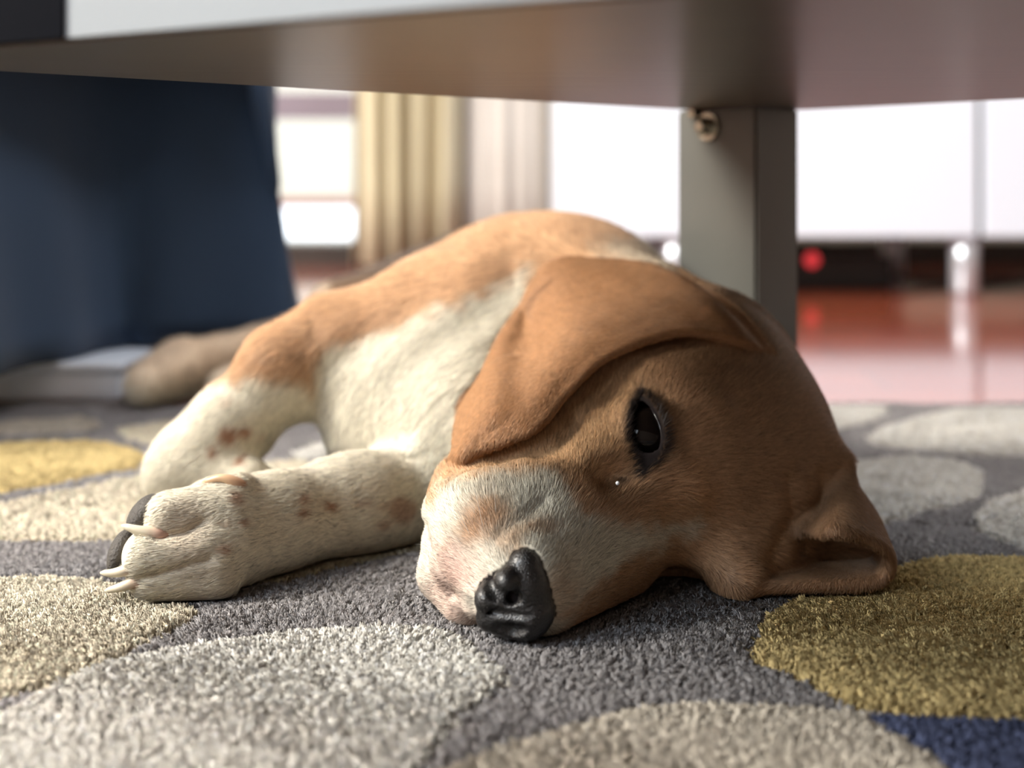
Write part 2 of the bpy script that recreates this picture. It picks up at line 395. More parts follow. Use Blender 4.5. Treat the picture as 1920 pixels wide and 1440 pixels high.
def npmesh(name, v, q, m, parent, smooth=True):
    me = bpy.data.meshes.new(name)
    me.vertices.add(len(v)); me.vertices.foreach_set('co', v.astype(np.float32).ravel())
    k = q.shape[1]
    me.loops.add(q.size); me.loops.foreach_set('vertex_index', q.astype(np.int32).ravel())
    me.polygons.add(len(q)); me.polygons.foreach_set('loop_start', np.arange(0, q.size, k, dtype=np.int32))
    me.update(calc_edges=True); me.validate()
    return link(name, me, m, parent, smooth)
def laplace(v, q, it, f=.5):
    n = len(v); e = np.vstack([q[:, [0, 1]], q[:, [1, 2]], q[:, [2, 3]], q[:, [3, 0]]])
    e = np.vstack([e, e[:, ::-1]])
    deg = np.bincount(e[:, 0], minlength=n)[:, None]
    for _ in range(it):
        s = np.stack([np.bincount(e[:, 0], weights=v[e[:, 1], a], minlength=n) for a in range(3)], 1)
        v = v*(1-f)+f*s/np.maximum(deg, 1)
    return v
def unit(v): return v/(np.linalg.norm(v, axis=-1, keepdims=True)+1e-12)
def vnormals(v, q):
    fn = np.cross(v[q[:, 2]]-v[q[:, 0]], v[q[:, 3]]-v[q[:, 1]]); N = np.zeros_like(v)
    for c in range(4):
        for a in range(3): N[:, a] += np.bincount(q[:, c], weights=fn[:, a], minlength=len(v))
    return unit(N)
def sheet(ctrl, nu, nv):                          # smooth surface through a grid of (px, py, distance)
    G_ = np.array([[P(*c) for c in row] for row in ctrl])
    A = np.stack([catmull(G_[:, j], nu) for j in range(G_.shape[1])], 1)
    return np.stack([catmull(A[i], nv) for i in range(nu)], 0)
class Sheet:                                      # a flap of even thickness around a sheet, thinner at its free rim
    def __init__(s, pts, th, k, op='u'):
        nu, nv = pts.shape[:2]; s.k, s.op = k, op
        vs = [Vector(p) for p in pts.reshape(-1, 3)]
        fs = [(i*nv+j, i*nv+j+1, (i+1)*nv+j+1, (i+1)*nv+j) for i in range(nu-1) for j in range(nv-1)]
        s.t = BVHTree.FromPolygons(vs, fs); s.lo = pts.reshape(-1, 3).min(0)-.014; s.hi = pts.reshape(-1, 3).max(0)+.014
        s.c = (s.lo+s.hi)/2; s.R = float(np.linalg.norm(s.hi-s.lo)/2); s.th = th
    def dist(s, p, far=.012):
        d = np.full(len(p), far, np.float32)
        idx = np.nonzero(((p > s.lo) & (p < s.hi)).all(1))[0]
        fn = s.t.find_nearest
        for i in idx:
            r = fn(p[i].tolist(), far)
            if r[3] is not None: d[i] = r[3]
        return d
    def __call__(s, p): return s.dist(p)-s.th
def polysd(px, py, poly):                         # signed distance to a polygon, negative inside
    x = np.asarray(px); y = np.asarray(py); d = np.full(x.shape, 1e9); ins = np.zeros(x.shape, bool); n = len(poly)
    for i in range(n):
        (ax, ay), (bx_, by_) = poly[i], poly[(i+1) % n]
        ex, ey = bx_-ax, by_-ay; t = np.clip(((x-ax)*ex+(y-ay)*ey)/(ex*ex+ey*ey+1e-9), 0, 1)
        d = np.minimum(d, np.hypot(x-ax-t*ex, y-ay-t*ey))
        c = ((ay > y) != (by_ > y)); xi = ax+(y-ay)*ex/(ey if ey else 1e-9); ins ^= c & (x < xi)
    return np.where(ins, -d, d)
def proj(p): return 960+FPX*p[:, 0]/p[:, 1], HOR+FPX*(CAMH-p[:, 2])/p[:, 1]
_ph = RNG.uniform(0, 6.28, (24, 3)); _dr = unit(RNG.normal(size=(24, 3)))
def wob(p, freq, n=8, o=0):                       # cheap smooth noise about -1..1
    return sum(np.sin((p@_dr[(i+o) % 24])*freq*(1+.37*i/n)+_ph[(i+o) % 24, 0]) for i in range(n))/math.sqrt(n)/1.2
sm = lambda d, w: 1/(1+np.exp(np.clip(d/w, -30, 30)))     # 1 inside, 0 outside

# ---- head frame: forward, up (crown), side
HF = np.array([-.446, -.880, -.143]); HD = np.array([.842, -.467, .267]); HA = np.array([-.302, -.001, .949])
HM = np.array([HF, HD, HA])
VIEW = unit(np.array([-.05, -.95, .3]))
ear_ctrl = [
 [(1262, 520, .580), (1325, 560, .560), (1385, 610, .535), (1432, 668, .528)],
 [(1215, 500, .556), (1285, 535, .530), (1345, 590, .507), (1392, 640, .497)],
 [(1120, 490, .556), (1175, 545, .526), (1232, 592, .497), (1275, 624, .484)],
 [(1030, 497, .558), (1075, 570, .524), (1115, 632, .491), (1142, 668, .478)],
 [(972, 590, .548), (1000, 650, .516), (1032, 702, .486), (1062, 738, .474)],
 [(912, 690, .531), (938, 742, .505), (974, 780, .481), (1008, 800, .471)],
 [(866, 775, .513), (888, 808, .495), (912, 826, .479), (940, 830, .471)],
 [(856, 852, .492), (866, 856, .484), (880, 853, .477), (896, 846, .471)]]
ear_low = sheet([
 [(1478, 1000, .494), (1490, 940, .520), (1500, 870, .540)],
 [(1560, 994, .468), (1570, 945, .490), (1578, 882, .512)],
 [(1620, 1008, .468), (1622, 972, .487), (1604, 920, .508)],
 [(1662, 1036, .470), (1655, 1016, .486), (1642, 982, .503)],
 [(1662, 1076, .471), (1660, 1062, .484), (1650, 1042, .500)],
 [(1620, 1094, .470), (1625, 1078, .482), (1622, 1060, .497)],
 [(1515, 1098, .469), (1520, 1084, .480), (1525, 1066, .496)],
 [(1408, 1102, .466), (1418, 1090, .477), (1430, 1076, .492)]], 50, 24)
EARL = Sheet(ear_low, .0026, .004)
EYE_C = P(1211, 818, .4885); EYE_R = .0122
EYE_POLY = [(1203, 748), (1191, 768), (1184, 800), (1184, 830), (1190, 860), (1197, 884), (1213, 874), (1227, 860), (1237, 842), (1241, 820), (1237, 798), (1226, 774), (1214, 755)]
class EyeSlit:
    k = .0012; op = 's'; c = EYE_C.astype(np.float32); R = .021
    def __call__(s, p):
        x, y = proj(p); d = np.maximum(np.hypot(x-1163, y-818)-78, np.hypot(x-1319, y-818)-137)*.000217
        return np.maximum(d, np.linalg.norm(p-s.c, axis=1)-.0165).astype(np.float32)
prims = [
 # torso lying on its side, spine to the right, hips far behind
 Cone((np.array([.014, .690, .066]), .067), (np.array([.008, .84, .062]), .063), .02),
 Cone((np.array([.008, .84, .062]), .063), (np.array([-.02, .985, .060]), .058), .02),
 Cone(S(1030, 650, .680, 226), S(930, 690, .64, 195), .03),
 # chest and throat
 Cone(S(840, 725, .622, 185), S(930, 800, .575, 150), .03),
 Cone(S(760, 770, .615, 150), S(850, 880, .57, 110), .025),
 # neck
 Cone(S(1270, 760, .585, 170), S(1030, 660, .655, 190), .04),
 Cone(S(1170, 640, .60, 110), S(1110, 620, .65, 160), .03),
 # upper shoulder and leg
 Cone(S(900, 603, .665, 152), S(640, 648, .625, 82), .025),
 Cone(S(640, 648, .625, 82), S(540, 692, .607, 78), .02),
 Cone(S(540, 695, .607, 76), S(435, 800, .602, 68), .012),
 Cone(S(430, 800, .602, 74), S(365, 868, .600, 76), .012),
 Cone(S(365, 868, .600, 72), S(335, 892, .596, 58), .01),
 Cone(S(350, 880, .598, 55), S(470, 905, .580, 42), .01),
 # lower leg
 Cone(S(850, 960, .575, 100), S(690, 945, .535, 74), .02),
 Cone(S(700, 925, .55, 62), S(620, 940, .53, 68), .015),
 Cone(S(690, 950, .535, 76), S(520, 978, .503, 78), .015),
 Cone(S(520, 978, .503, 78), S(415, 1002, .486, 96), .014),
 # paw: pad mass and toes
 Cone(S(415, 1002, .486, 94), S(360, 1020, .478, 84), .010),
 Cone(S(420, 958, .480, 52), S(322, 968, .4705, 47), .004),
 Cone(S(400, 1035, .470, 56), S(282, 1042, .4635, 52), .0028),
 Cone(S(410, 1078, .4685, 46), S(285, 1088, .4625, 38), .0028),
 Cone(S(380, 985, .498, 60), S(310, 1015, .494, 52), .004),
 Ball(S(455, 912, .485, 20), .006),
 # hind leg behind, thigh, hock and paw
 Cone((np.array([-.03, .965, .062]), .058), (np.array([-.125, .90, .052]), .036), .02),
 Cone((np.array([-.12, .905, .048]), .032), (np.array([-.198, .935, .026]), .019), .012),
 Cone((np.array([-.198, .935, .026]), .019), (np.array([-.245, .87, .022]), .020), .01),
 Cone((np.array([-.245, .87, .022]), .022), (np.array([-.262, .845, .016]), .016), .008),
 Cone((np.array([-.02, .985, .03]), .035), (np.array([-.14, .86, .022]), .022), .02),
 Cone((np.array([-.14, .86, .022]), .021), (np.array([-.20, .835, .015]), .015), .012),
 # tail curled along the floor behind
 Cone((np.array([-.02, 1.03, .04]), .022), (np.array([.05, 1.10, .02]), .014), .02),
 Cone((np.array([.05, 1.10, .02]), .014), (np.array([.03, 1.20, .008]), .006), .01),
 # cranium
 Ball(S(1274, 857, .538, 240), .03),
 Ball(S(1354, 748, .552, 137), .03),
 Ball(S(1405, 885, .540, 148), .03),
 Cone(S(1325, 655, .565, 82), S(1235, 620, .60, 95), .03),
 Cone(S(1430, 950, .528, 128), S(1400, 1020, .505, 98), .02),
 Cone(S(1300, 1015, .500, 105), S(1370, 1060, .492, 72), .02),
 Cone(S(1340, 1040, .488, 72), S(1388, 1090, .470, 40), .012),
 Cone(S(1530, 850, .518, 34), S(1578, 872, .515, 22), .01),
 # cheek under the ear, jaw hinge
 Cone(S(1110, 790, .532, 165), S(1010, 850, .505, 105), .02),
 Cone(S(1000, 850, .515, 130), S(900, 930, .483, 92), .018),
 # brow ridge, muzzle
 Cone(S(1275, 800, .505, 90), S(1290, 900, .500, 80), .018),
 Cone(S(1150, 930, .490, 135), S(985, 1060, .438, 102), .018),
 Cone(S(1130, 1040, .474, 92), S(1010, 1110, .438, 80), .012),
 Ball(S(915, 985, .4545, 100), .008),
 Cone(S(1000, 945, .458, 78), S(940, 1000, .4465, 82), .008),
 Cone(S(845, 960, .463, 52), S(862, 1050, .446, 48), .006),
 Cone(S(862, 1050, .446, 46), S(905, 1120, .4295, 40), .006),
 # lower jaw and chin
 Cone(S(862, 970, .478, 70), S(838, 1075, .4575, 50), .004),
 Cone(S(838, 1075, .4575, 50), S(878, 1136, .444, 46), .004),
 Cone(S(1470, 1040, .516, 45), S(1622, 1040, .509, 24), .01),
 EARL, None,
 'HOLLOW',
 # eye socket: shallow hollow in front of the eye and the slit between the lids
 Ell(P(1165, 900, .458), (.010, .010, .005), None, .010, 's'),
 Ball((EYE_C, .0143), .006),
 EyeSlit(),
]
def front(prims_, px, py, d0, d1):               # distance at which a direction meets the surface
    ds = np.linspace(d0, d1, 400); q = np.array([P(px, py, d) for d in ds], np.float32); v = field(prims_, q)
    k = np.nonzero(v < 0)[0]; return ds[k[0]] if len(k) else 9.
_solid = [f for f in prims if f is not None and not isinstance(f, (Sheet, EyeSlit, str)) and f.op == 'u']
OFF = [[-.006, -.006, -.006, -.006], [0, .002, .003, .004], [.004, .004, .005, .010], [.004, .004, .005, .009], [.006, .006, .006, .008], [.006, .005, .005, .0062], [.005, .0045, .0048, .0055], [.0035, .0035, .004, .0042]]
for iu in range(0, len(ear_ctrl)):               # the flap drapes over neck and cheek
    for iv in range(4):
        px, py, dd = ear_ctrl[iu][iv]; d_s = front(_solid, px, py, .40, .70)
        nd_ = max(min(dd+.035, d_s-OFF[iu][iv]), dd-.012) if d_s < 9 else dd
        0 and print('ear', iu, iv, dd, round(float(d_s), 4), round(float(nd_), 4)); ear_ctrl[iu][iv] = (px, py, nd_)
EARU = Sheet(sheet(ear_ctrl, 64, 40), .0020, .0018)
prims[prims.index(None)] = EARU
_d = front(_solid, 1272, 1098, .40, .60)
prims[prims.index('HOLLOW')] = Ell(P(1274, 1102, min(_d, .55)), (.0125, .010, .0085), None, .008, 's')
base_prims = [f for f in prims if not isinstance(f, (Sheet, EyeSlit))]
ears = [EARL, EARU]
def detail(p):                                    # skin folds, in metres
    x, y = proj(p); g = np.zeros(len(p), np.float32)
    hd = (p[:, 1] < .58) & (x > 780)
    def crease(pts, w, dep, dmin=0., dmax=9.):
        dd = np.full(len(p), 1e3)
        for (ax, ay), (bx_, by_) in zip(pts, pts[1:]):
            ex, ey = bx_-ax, by_-ay; t = np.clip(((x-ax)*ex+(y-ay)*ey)/(ex*ex+ey*ey), 0, 1)
            dd = np.minimum(dd, np.hypot(x-ax-t*ex, y-ay-t*ey))
        return np.where(hd & (p[:, 1] > dmin) & (p[:, 1] < dmax), dep*np.exp(-(dd/w)**2), 0)
    g += crease([(932, 1030), (945, 1000), (985, 975), (1020, 945)], 11, .0010)
    g += crease([(960, 1035), (1000, 1005), (1040, 1000)], 9, .0004)
    g += crease([(870, 985), (880, 950), (915, 925), (980, 915)], 12, .0003)
    g += crease([(1010, 860), (1045, 845), (1075, 800)], 16, .0012)
    g += crease([(1245, 742), (1300, 765), (1330, 790)], 18, .0007)
    g += crease([(1350, 720), (1390, 760), (1400, 800)], 20, .0010)
    g -= crease([(1255, 870), (1275, 895), (1285, 915)], 32, .0017)
    g += crease([(1530, 890), (1540, 960), (1500, 1030)], 14, .0018)
    g += crease([(1470, 900), (1480, 960), (1440, 1040)], 16, .0012)
    g += crease([(800, 985), (812, 1030), (835, 1080), (862, 1117), (888, 1137)], 9, .0016)
    g += crease([(1045, 500), (1015, 555), (988, 595)], 13, .0010)
    lg_ = (p[:, 1] < .53) & (x < 480)
    def crease2(pts, w, dep):
        nonlocal hd
        o = hd; hd = lg_; r = crease(pts, w, dep); hd = o; return r
    g += crease2([(300, 1008), (350, 1000), (385, 975)], 7, .0022)
    g += crease2([(270, 1082), (330, 1066), (400, 1045)], 6, .0020)
    g += crease2([(395, 1050), (420, 1020)], 14, .0010)
    ch = (p[:, 1] > .54) & (x < 980) & (x > 590)
    g += np.where(ch, .0012*np.sin((x*.75+y*.66)*.055+1.2*np.sin(y*.02)), 0)*.6
    return g.astype(np.float32)
def dog_sdf(p):
    d = field(prims, p, .012)+0
    d = d+detail(p)
    return np.maximum(d, -.0015-p[:, 2]).astype(np.float32)
def dog_coarse(p):
    d = field(base_prims, p)
    for e in ears: d = np.minimum(d, e.dist(p, .03)-e.th)
    return np.maximum(d, -.0015-p[:, 2])
VOX = .00125
dv, dq = surface_nets(dog_sdf, (-.30, .385, -.006), (.215, 1.22, .165), VOX, dog_coarse)
dv = laplace(dv, dq, 2, .45)
print('dog mesh', len(dv), time.time()-T0)
dn = vnormals(dv, dq)

# ---- coat colours
TAN = np.array([.49, .293, .163]); TAND = np.array([.27, .158, .088]); WHT = np.array([.80, .735, .59]); BLK = np.array([.030, .026, .024]); PNK = np.array([.56, .32, .26]); SKIN = np.array([.018, .014, .014])
def coat(p, ed, fuzz=1.):
    """colour of the coat at points p; ed = distance to the nearest ear sheet"""
    x, y = proj(p); jx = x+fuzz*(7*wob(p, 420, 6)+4*wob(p, 1100, 6, 8)); jy = y+fuzz*(7*wob(p, 450, 6, 5)+4*wob(p, 1200, 6, 3))
    col = np.repeat(TAN[None], len(p), 0)*np.where(p[:, 1] > .56, 1.12, 1.0)[:, None]
    def put(c, m): nonlocal col; col = col*(1-m[:, None])+np.array(c)[None]*m[:, None]
    ear = ed < .0052
    # darker crown and nape (shade of the head's right side painted in), dark back
    put(TAND, .5*sm(-(jx-1330), 45)*(p[:, 1] < .60)*(~ear))
    put(TAN*1.12, .8*sm(-(.535-p[:, 1]), .004)*sm(y-720, 40)*(x < 1150)*(~ear))
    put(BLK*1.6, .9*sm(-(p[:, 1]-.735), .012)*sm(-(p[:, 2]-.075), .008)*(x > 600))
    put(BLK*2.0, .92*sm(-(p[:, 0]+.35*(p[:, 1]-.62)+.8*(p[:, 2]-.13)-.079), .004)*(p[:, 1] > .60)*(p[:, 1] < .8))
    put(WHT*.9, .7*sm(polysd(jx, jy, [(1120, 470), (1210, 455), (1290, 500), (1240, 520), (1140, 490)]), 6)*(p[:, 1] > .565)*(~ear))
    body = (p[:, 1] > .50) & (~ear)
    chest = polysd(jx, jy, [(1010, 495), (985, 515), (900, 552), (790, 592), (700, 625), (612, 648), (594, 690), (592, 722), (560, 820), (560, 900), (700, 1040), (900, 1040), (1000, 850), (1000, 560)])
    put(WHT, sm(chest, 5)*body)
    fore = polysd(jx, jy, [(405, 712), (450, 706), (510, 700), (560, 708), (594, 724), (610, 800), (640, 860), (560, 960), (200, 960), (200, 800)])
    put(WHT, sm(fore, 5)*body)
    put(WHT, ((x < 860) & (y > 860) & (p[:, 1] < .60) & (x < 800)).astype(float))
    put(WHT, (p[:, 1] > .80)*sm(p[:, 2]-.045, .005)*(x < 760)); put(WHT*np.array([.95, .82, .76]), (p[:, 1] > .80)*(x < 620).astype(float))
    # white under the body
    put(WHT, sm(p[:, 2]-.02, .004)*(p[:, 1] > .66)*(x < 1000))
    # spots on both forelegs
    for sx, sy, r, a in ((432, 812, 17, .75), (463, 806, 12, .75), (405, 845, 10, .65), (458, 860, 10, .75), (492, 815, 7, .3), (430, 750, 10, .25), (575, 935, 8, .65), (576, 960, 10, .7), (626, 950, 10, .7), (678, 943, 7, .55), (697, 942, 6, .5), (725, 945, 7, .4), (727, 985, 11, .5), (465, 978, 9, .65), (430, 980, 6, .4), (425, 1030, 9, .6), (448, 935, 12, .5), (760, 955, 25, .5)):
        fr = (p[:, 1] > .57) if sy < 870 else (p[:, 1] < .57)
        put(TAN*np.array([.80, .62, .62]), min(1, a*1.2)*sm(np.hypot(x+.35*(jx-x)-sx, y+.35*(jy-y)-sy)-r, 1.8)*fr*(x < 800))
    toes = sm(np.hypot((x-350)/1.0, y-985)-48, 10)*.38+sm(np.hypot(x-370, (y-1070))-45, 14)*.25
    put(np.array([.50, .36, .27]), toes*(p[:, 1] < .52))  # brown tint paints the shading between the toes
    # face
    face = (p[:, 1] < .50) & (~ear) & (x > 780)
    muz = polysd(jx, jy, [(760, 1060), (783, 1000), (800, 955), (832, 915), (880, 900), (930, 893), (985, 888), (1035, 900), (1062, 930), (1090, 965), (1130, 985), (1200, 992), (1290, 975), (1300, 985), (1230, 1025), (1160, 1060), (1110, 1105), (1060, 1160), (1030, 1230), (760, 1230)])
    put(WHT*np.array([.82, .86, .90]), sm(muz, 7)*face)
    put(TAN*np.array([.62, .55, .48]), .97*sm(np.hypot((jx-905)*.8+(jy-985)*.25, (jy-978)*.72)-34, 7)*face)
    put(TAN*.8, .75*sm(polysd(jx, jy, [(925, 1010), (965, 985), (1010, 980), (1045, 985), (1040, 1005), (990, 1018), (940, 1045)]), 7)*face)
    put(TAN*.9, .55*sm(np.hypot(jx-1050, (jy-1110)*.55)-22, 9)*face)
    put(PNK, .62*sm(polysd(jx, jy, [(800, 1010), (850, 1010), (900, 1050), (905, 1085), (880, 1110), (890, 1145), (900, 1185), (840, 1175), (795, 1120)]), 12)*face)
    put(PNK*.7, .5*sm(np.hypot(jx-862, (jy-1070)*.8)-24, 10)*face)
    for sx, sy, r in ((835, 995, 6), (850, 1020, 5), (838, 1030, 5), (860, 1000, 4), (996, 992, 6), (1010, 985, 5)):
        put(TAN*.55, .5*sm(np.hypot(x-sx, y-sy)-r, 2)*face)
    # eye surround, tear corner
    e_ = polysd(x, y, EYE_POLY)
    put(TAN*1.30, .8*sm(np.hypot((jx-1272)*.75, (jy-905))-34, 8)*face)  # brow tuft painted lighter for the light falling on it
    put(TAND, .7*sm(np.hypot((x-1190)*.6, (y-925))-18, 9)*face)
    put(TAND*.9, .6*sm(e_-26, 7)*face)
    put(SKIN, sm(e_-np.where(x < 1205, 13, 10), 1.6)*face)
    put(SKIN*2, .8*sm(np.hypot((x-1165)*.8, y-905)-8, 3)*face)
    put(TAND*1.0, .6*sm(polysd(jx, jy, [(1110, 1120), (1180, 1065), (1250, 1040), (1340, 1060), (1340, 1140), (1110, 1140)]), 12)*face)
    put(SKIN*2, .85*sm(np.hypot((x-1280)*.7, y-1104)-20, 7)*face)  # shade in the hollow at the lower eye, painted dark
    put(np.array([.62, .385, .205]), .8*sm(polysd(jx, jy, [(850, 905), (930, 850), (1010, 805), (1080, 740), (1150, 700), (1200, 705), (1185, 745), (1160, 800), (1160, 860), (1110, 890), (1050, 880), (950, 878)]), 12)*face)  # lighter tan cheek, partly painted to replace light that misses it
    put(SKIN, sm(e_-np.where(x < 1205, 17, 9), 2.5)*face)
    put(TAN*np.array([.76, .66, .57]), ear.astype(float)*.95)
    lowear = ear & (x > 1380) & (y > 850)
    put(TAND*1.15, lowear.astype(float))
    return np.clip(col, .004, 1)
def eardist(p): return np.minimum(EARU.dist(p), EARL.dist(p))
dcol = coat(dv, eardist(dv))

def attr_mat(name, rough=.7, spec=.25, use_n=False):
    m, t, b = nodes(name)
    a = t.nodes.new('ShaderNodeAttribute'); a.attribute_name = 'col'; t.links.new(a.outputs['Color'], b.inputs['Base Color'])
    b.inputs['Roughness'].default_value = rough; b.inputs['Specular IOR Level'].default_value = spec
    if use_n:
        n = t.nodes.new('ShaderNodeAttribute'); n.attribute_name = 'nrm'; t.links.new(n.outputs['Vector'], b.inputs['Normal'])
    return m
M_skin = attr_mat('coat_skin', .9, .08)
def setcol(me, c):
    a = me.color_attributes.new('col', 'FLOAT_COLOR', 'POINT'); a.data.foreach_set('color', np.hstack([c, np.ones((len(c), 1))]).astype(np.float32).ravel())
dog = empty('dog', 'tan and white long-eared dog lying on its side on the patterned rug', 'dog')
body = npmesh('body', dv, dq, M_skin, dog)
print('coat', time.time()-T0)

# ---- nose leather
def nose_detail(p):
    x, y = proj(p)
    return (.00022*np.sin(x*1.05+.6*np.sin(y*.35))*np.sin(y*1.0+.7*np.sin(x*.3))).astype(np.float32)
nprims = [
 Ell(P(966, 1120, .4270), (.0140, .0118, .0146), None, .004),
 Cone(S(984, 1060, .4210, 32), S(1000, 1146, .4195, 41), .004),
 Cone(S(914, 1123, .4190, 25), S(985, 1098, .4200, 38), .004),
 Cone(S(916, 1160, .4200, 23), S(985, 1164, .4185, 35), .004),
 Ball(S(948, 1088, .4155, 23), .0035),
]
def cut(prims_, path, k, dp=-2.):                         # groove that follows the surface: (px, py, radius px, depth px)
    q = [S(a, b, min(front(prims_, a, b, .39, .45), .424)+(e+dp)*.412/FPX, r) for a, b, r, e in path]
    return [Cone(q[i], q[i+1], k, 's') for i in range(len(q)-1)]
_n0 = list(nprims)
nprims += [Ball(S(950, 1092, front(_n0, 951, 1093, .39, .45)+.0016, 17), .0025)]
nprims += cut(_n0, [(968, 1118, 11, 6), (950, 1120, 15, 2), (930, 1113, 14, 2), (918, 1096, 9, 0), (917, 1078, 6, -1), (927, 1058, 4, -1)], .0018)
nprims += cut(_n0, [(960, 1120, 11, 10), (962, 1122, 9, 50)], .0018)
nprims += cut(_n0, [(935, 1180, 9, 0), (958, 1184, 13, 3), (978, 1182, 9, 4)], .0018)
nprims += cut(_n0, [(880, 1141, 2.5, -1), (930, 1149, 3.2, -.5), (992, 1157, 2, -1.2)], .0018)
_near = np.nonzero((dv[:, 1] < .46) & (np.abs(dv[:, 0]-.003) < .03))[0]
_in = field(_n0, dv[_near].astype(np.float32)) < .0003
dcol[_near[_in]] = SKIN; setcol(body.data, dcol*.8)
def nose_sdf(p): return field(nprims, p)+nose_detail(p)
nv_, nq_ = surface_nets(nose_sdf, P(960, 1115, .4225)-.026, P(960, 1115, .4225)+.026, .00045, lambda p: field(nprims, p))
nv_[:, 2] = np.maximum(nv_[:, 2], -.001)
nv_ = laplace(nv_, nq_, 1, .4)
M_nose = mat('wet_nose_leather', srgb(13, 12, 14), .36, spec=.5, coat=.35, noise=.3, scale=300, bump=.35, bscale=1500)
npmesh('nose', nv_, nq_, M_nose, dog)

# ---- eye
M_eye, t, b = nodes('eyeball_dark'); b.inputs['Base Color'].default_value = srgb(16, 11, 9); b.inputs['Roughness'].default_value = .04
b.inputs['Specular IOR Level'].default_value = .18
bm = bmesh.new(); bmesh.ops.create_uvsphere(bm, u_segments=48, v_segments=32, radius=EYE_R, matrix=Matrix.Translation(Vector(EYE_C)))
eye = obj('eye', bm, M_eye, dog, True)
M_iris = mat('iris_brown', srgb(58, 32, 18), .15, noise=.5, scale=900)
M_lid = mat('wet_lid_rim', srgb(40, 36, 38), .18, spec=.7)
def on_eye(px, py, r=EYE_R*1.02):                 # point of the eyeball hit along a direction
    d0 = unit(P(px, py, 1.0)-np.array([0, 0, CAMH])); oc = np.array([0, 0, CAMH])-EYE_C
    bq = d0@oc; disc = bq*bq-(oc@oc-r*r); t_ = -bq-math.sqrt(max(disc, 0)); return np.array([0, 0, CAMH])+d0*t_
bm = bmesh.new()
rim = [(1203, 749), (1214, 755), (1226, 774), (1237, 798), (1240.5, 820), (1236.5, 842), (1226, 860), (1213, 873), (1198, 883)]
tube(bm, catmull([on_eye(*q) for q in rim], 40), [.0002+.00025*math.sin(math.pi*i/39) for i in range(40)], 8)
obj('eyelid_rim', bm, M_lid, dog, True)
bm = bmesh.new(); bmesh.ops.create_uvsphere(bm, u_segments=12, v_segments=8, radius=.0008, matrix=Matrix.Translation(Vector(P(1158, 906, .4565))))
M_tear = mat("tear", srgb(220, 225, 230), .05, spec=.8); obj("tear_drop", bm, M_tear, dog, True)

# ---- claws and pads
M_claw, t, b = nodes('claw_horn')
a = t.nodes.new('ShaderNodeAttribute'); a.attribute_name = 'col'; t.links.new(a.outputs['Color'], b.inputs['Base Color']); b.inputs['Roughness'].default_value = .35; b.inputs['Subsurface Weight'].default_value = .15; b.inputs['Subsurface Radius'].default_value = (.003, .002, .001)
def claw(pts, r0, c0=(.44, .27, .21), c1=(.56, .50, .38)):
    cp = catmull([P(*q) for q in pts], 16); rr = [r0*(1-.72*(i/15)**1.4) for i in range(16)]; rr[-1] = r0*.12
    bm = bmesh.new(); tube(bm, cp, rr, 12); me = bpy.data.meshes.new('claw'); bm.to_mesh(me); bm.free()
    o = link('claw', me, M_claw, dog, True); n = len(me.vertices); tt = (np.arange(n)//12)/15.
    s_ = np.clip((tt-.35)/.3, 0, 1)[:, None]; setcol(me, np.array(c0)*(1-s_)+np.array(c1)*s_); return o
claw([(345, 1000, .4720), (306, 1002, .4628), (284, 1000, .4605), (258, 994, .4595), (228, 985, .460)], .0036)
claw([(300, 1058, .4680), (262, 1062, .4600), (243, 1067, .4572), (215, 1074, .4565), (188, 1074, .457)], .0034)
claw([(310, 1084, .4670), (272, 1088, .4590), (248, 1093, .4562), (222, 1102, .4555), (196, 1108, .456)], .0033)
claw([(468, 930, .490), (456, 914, .4815), (436, 902, .479), (412, 896, .4785), (380, 904, .479)], .0031, (.40, .22, .13), (.50, .33, .20))
M_pad = mat('paw_pad', srgb(62, 58, 54), .7, noise=.3, scale=400, bump=.5, bscale=900)
def pad(c, r, tilt):
    bm = bmesh.new(); bmesh.ops.create_icosphere(bm, subdivisions=4, radius=1)
    M = Matrix.Translation(Vector(c)) @ Matrix.Rotation(tilt, 4, 'Y') @ Matrix.Diagonal((*r, 1)); bm.transform(M); return obj('paw_pad', bm, M_pad, dog, True)
pad(P(272, 965, .476), (.0058, .010, .0090), math.radians(35))
pad(P(230, 1036, .472), (.0052, .010, .0095), math.radians(15))
print('dog parts', time.time()-T0)

# ---- fur
def curves(name, pts, rad, col, nrm, m, parent):
    """pts (n,k,3) strands as one curves object; rad (n,k) or (k,), col (n,3), nrm (n,3)"""
    n, k = pts.shape[:2]
    hc = bpy.data.hair_curves.new(name); hc.add_curves([k]*n)
    hc.position_data.foreach_set('vector', pts.astype(np.float32).ravel())
    a = hc.attributes.new('radius', 'FLOAT', 'POINT'); a.data.foreach_set('value', np.broadcast_to(rad, (n, k)).astype(np.float32).ravel())
    a = hc.attributes.new('col', 'FLOAT_COLOR', 'CURVE'); a.data.foreach_set('color', np.hstack([col, np.ones((n, 1))]).astype(np.float32).ravel())
    a = hc.attributes.new('nrm', 'FLOAT_VECTOR', 'CURVE'); a.data.foreach_set('vector', nrm.astype(np.float32).ravel())
    hc.materials.append(m)
    o = bpy.data.objects.new(name, hc); C.objects.link(o); o.parent = parent; o['kind'] = 'stuff'
    return o
FUR = True
M_fur = attr_mat('fur_strands', .55, .25, True)
def guides(L):
    a = np.array([P(g[0], g[1], g[2]) for g in L])
    b = np.array([unit(P(g[0]+g[3], g[1]+g[4], g[2]+g[5])-P(g[0], g[1], g[2])) for g in L]); return a, b
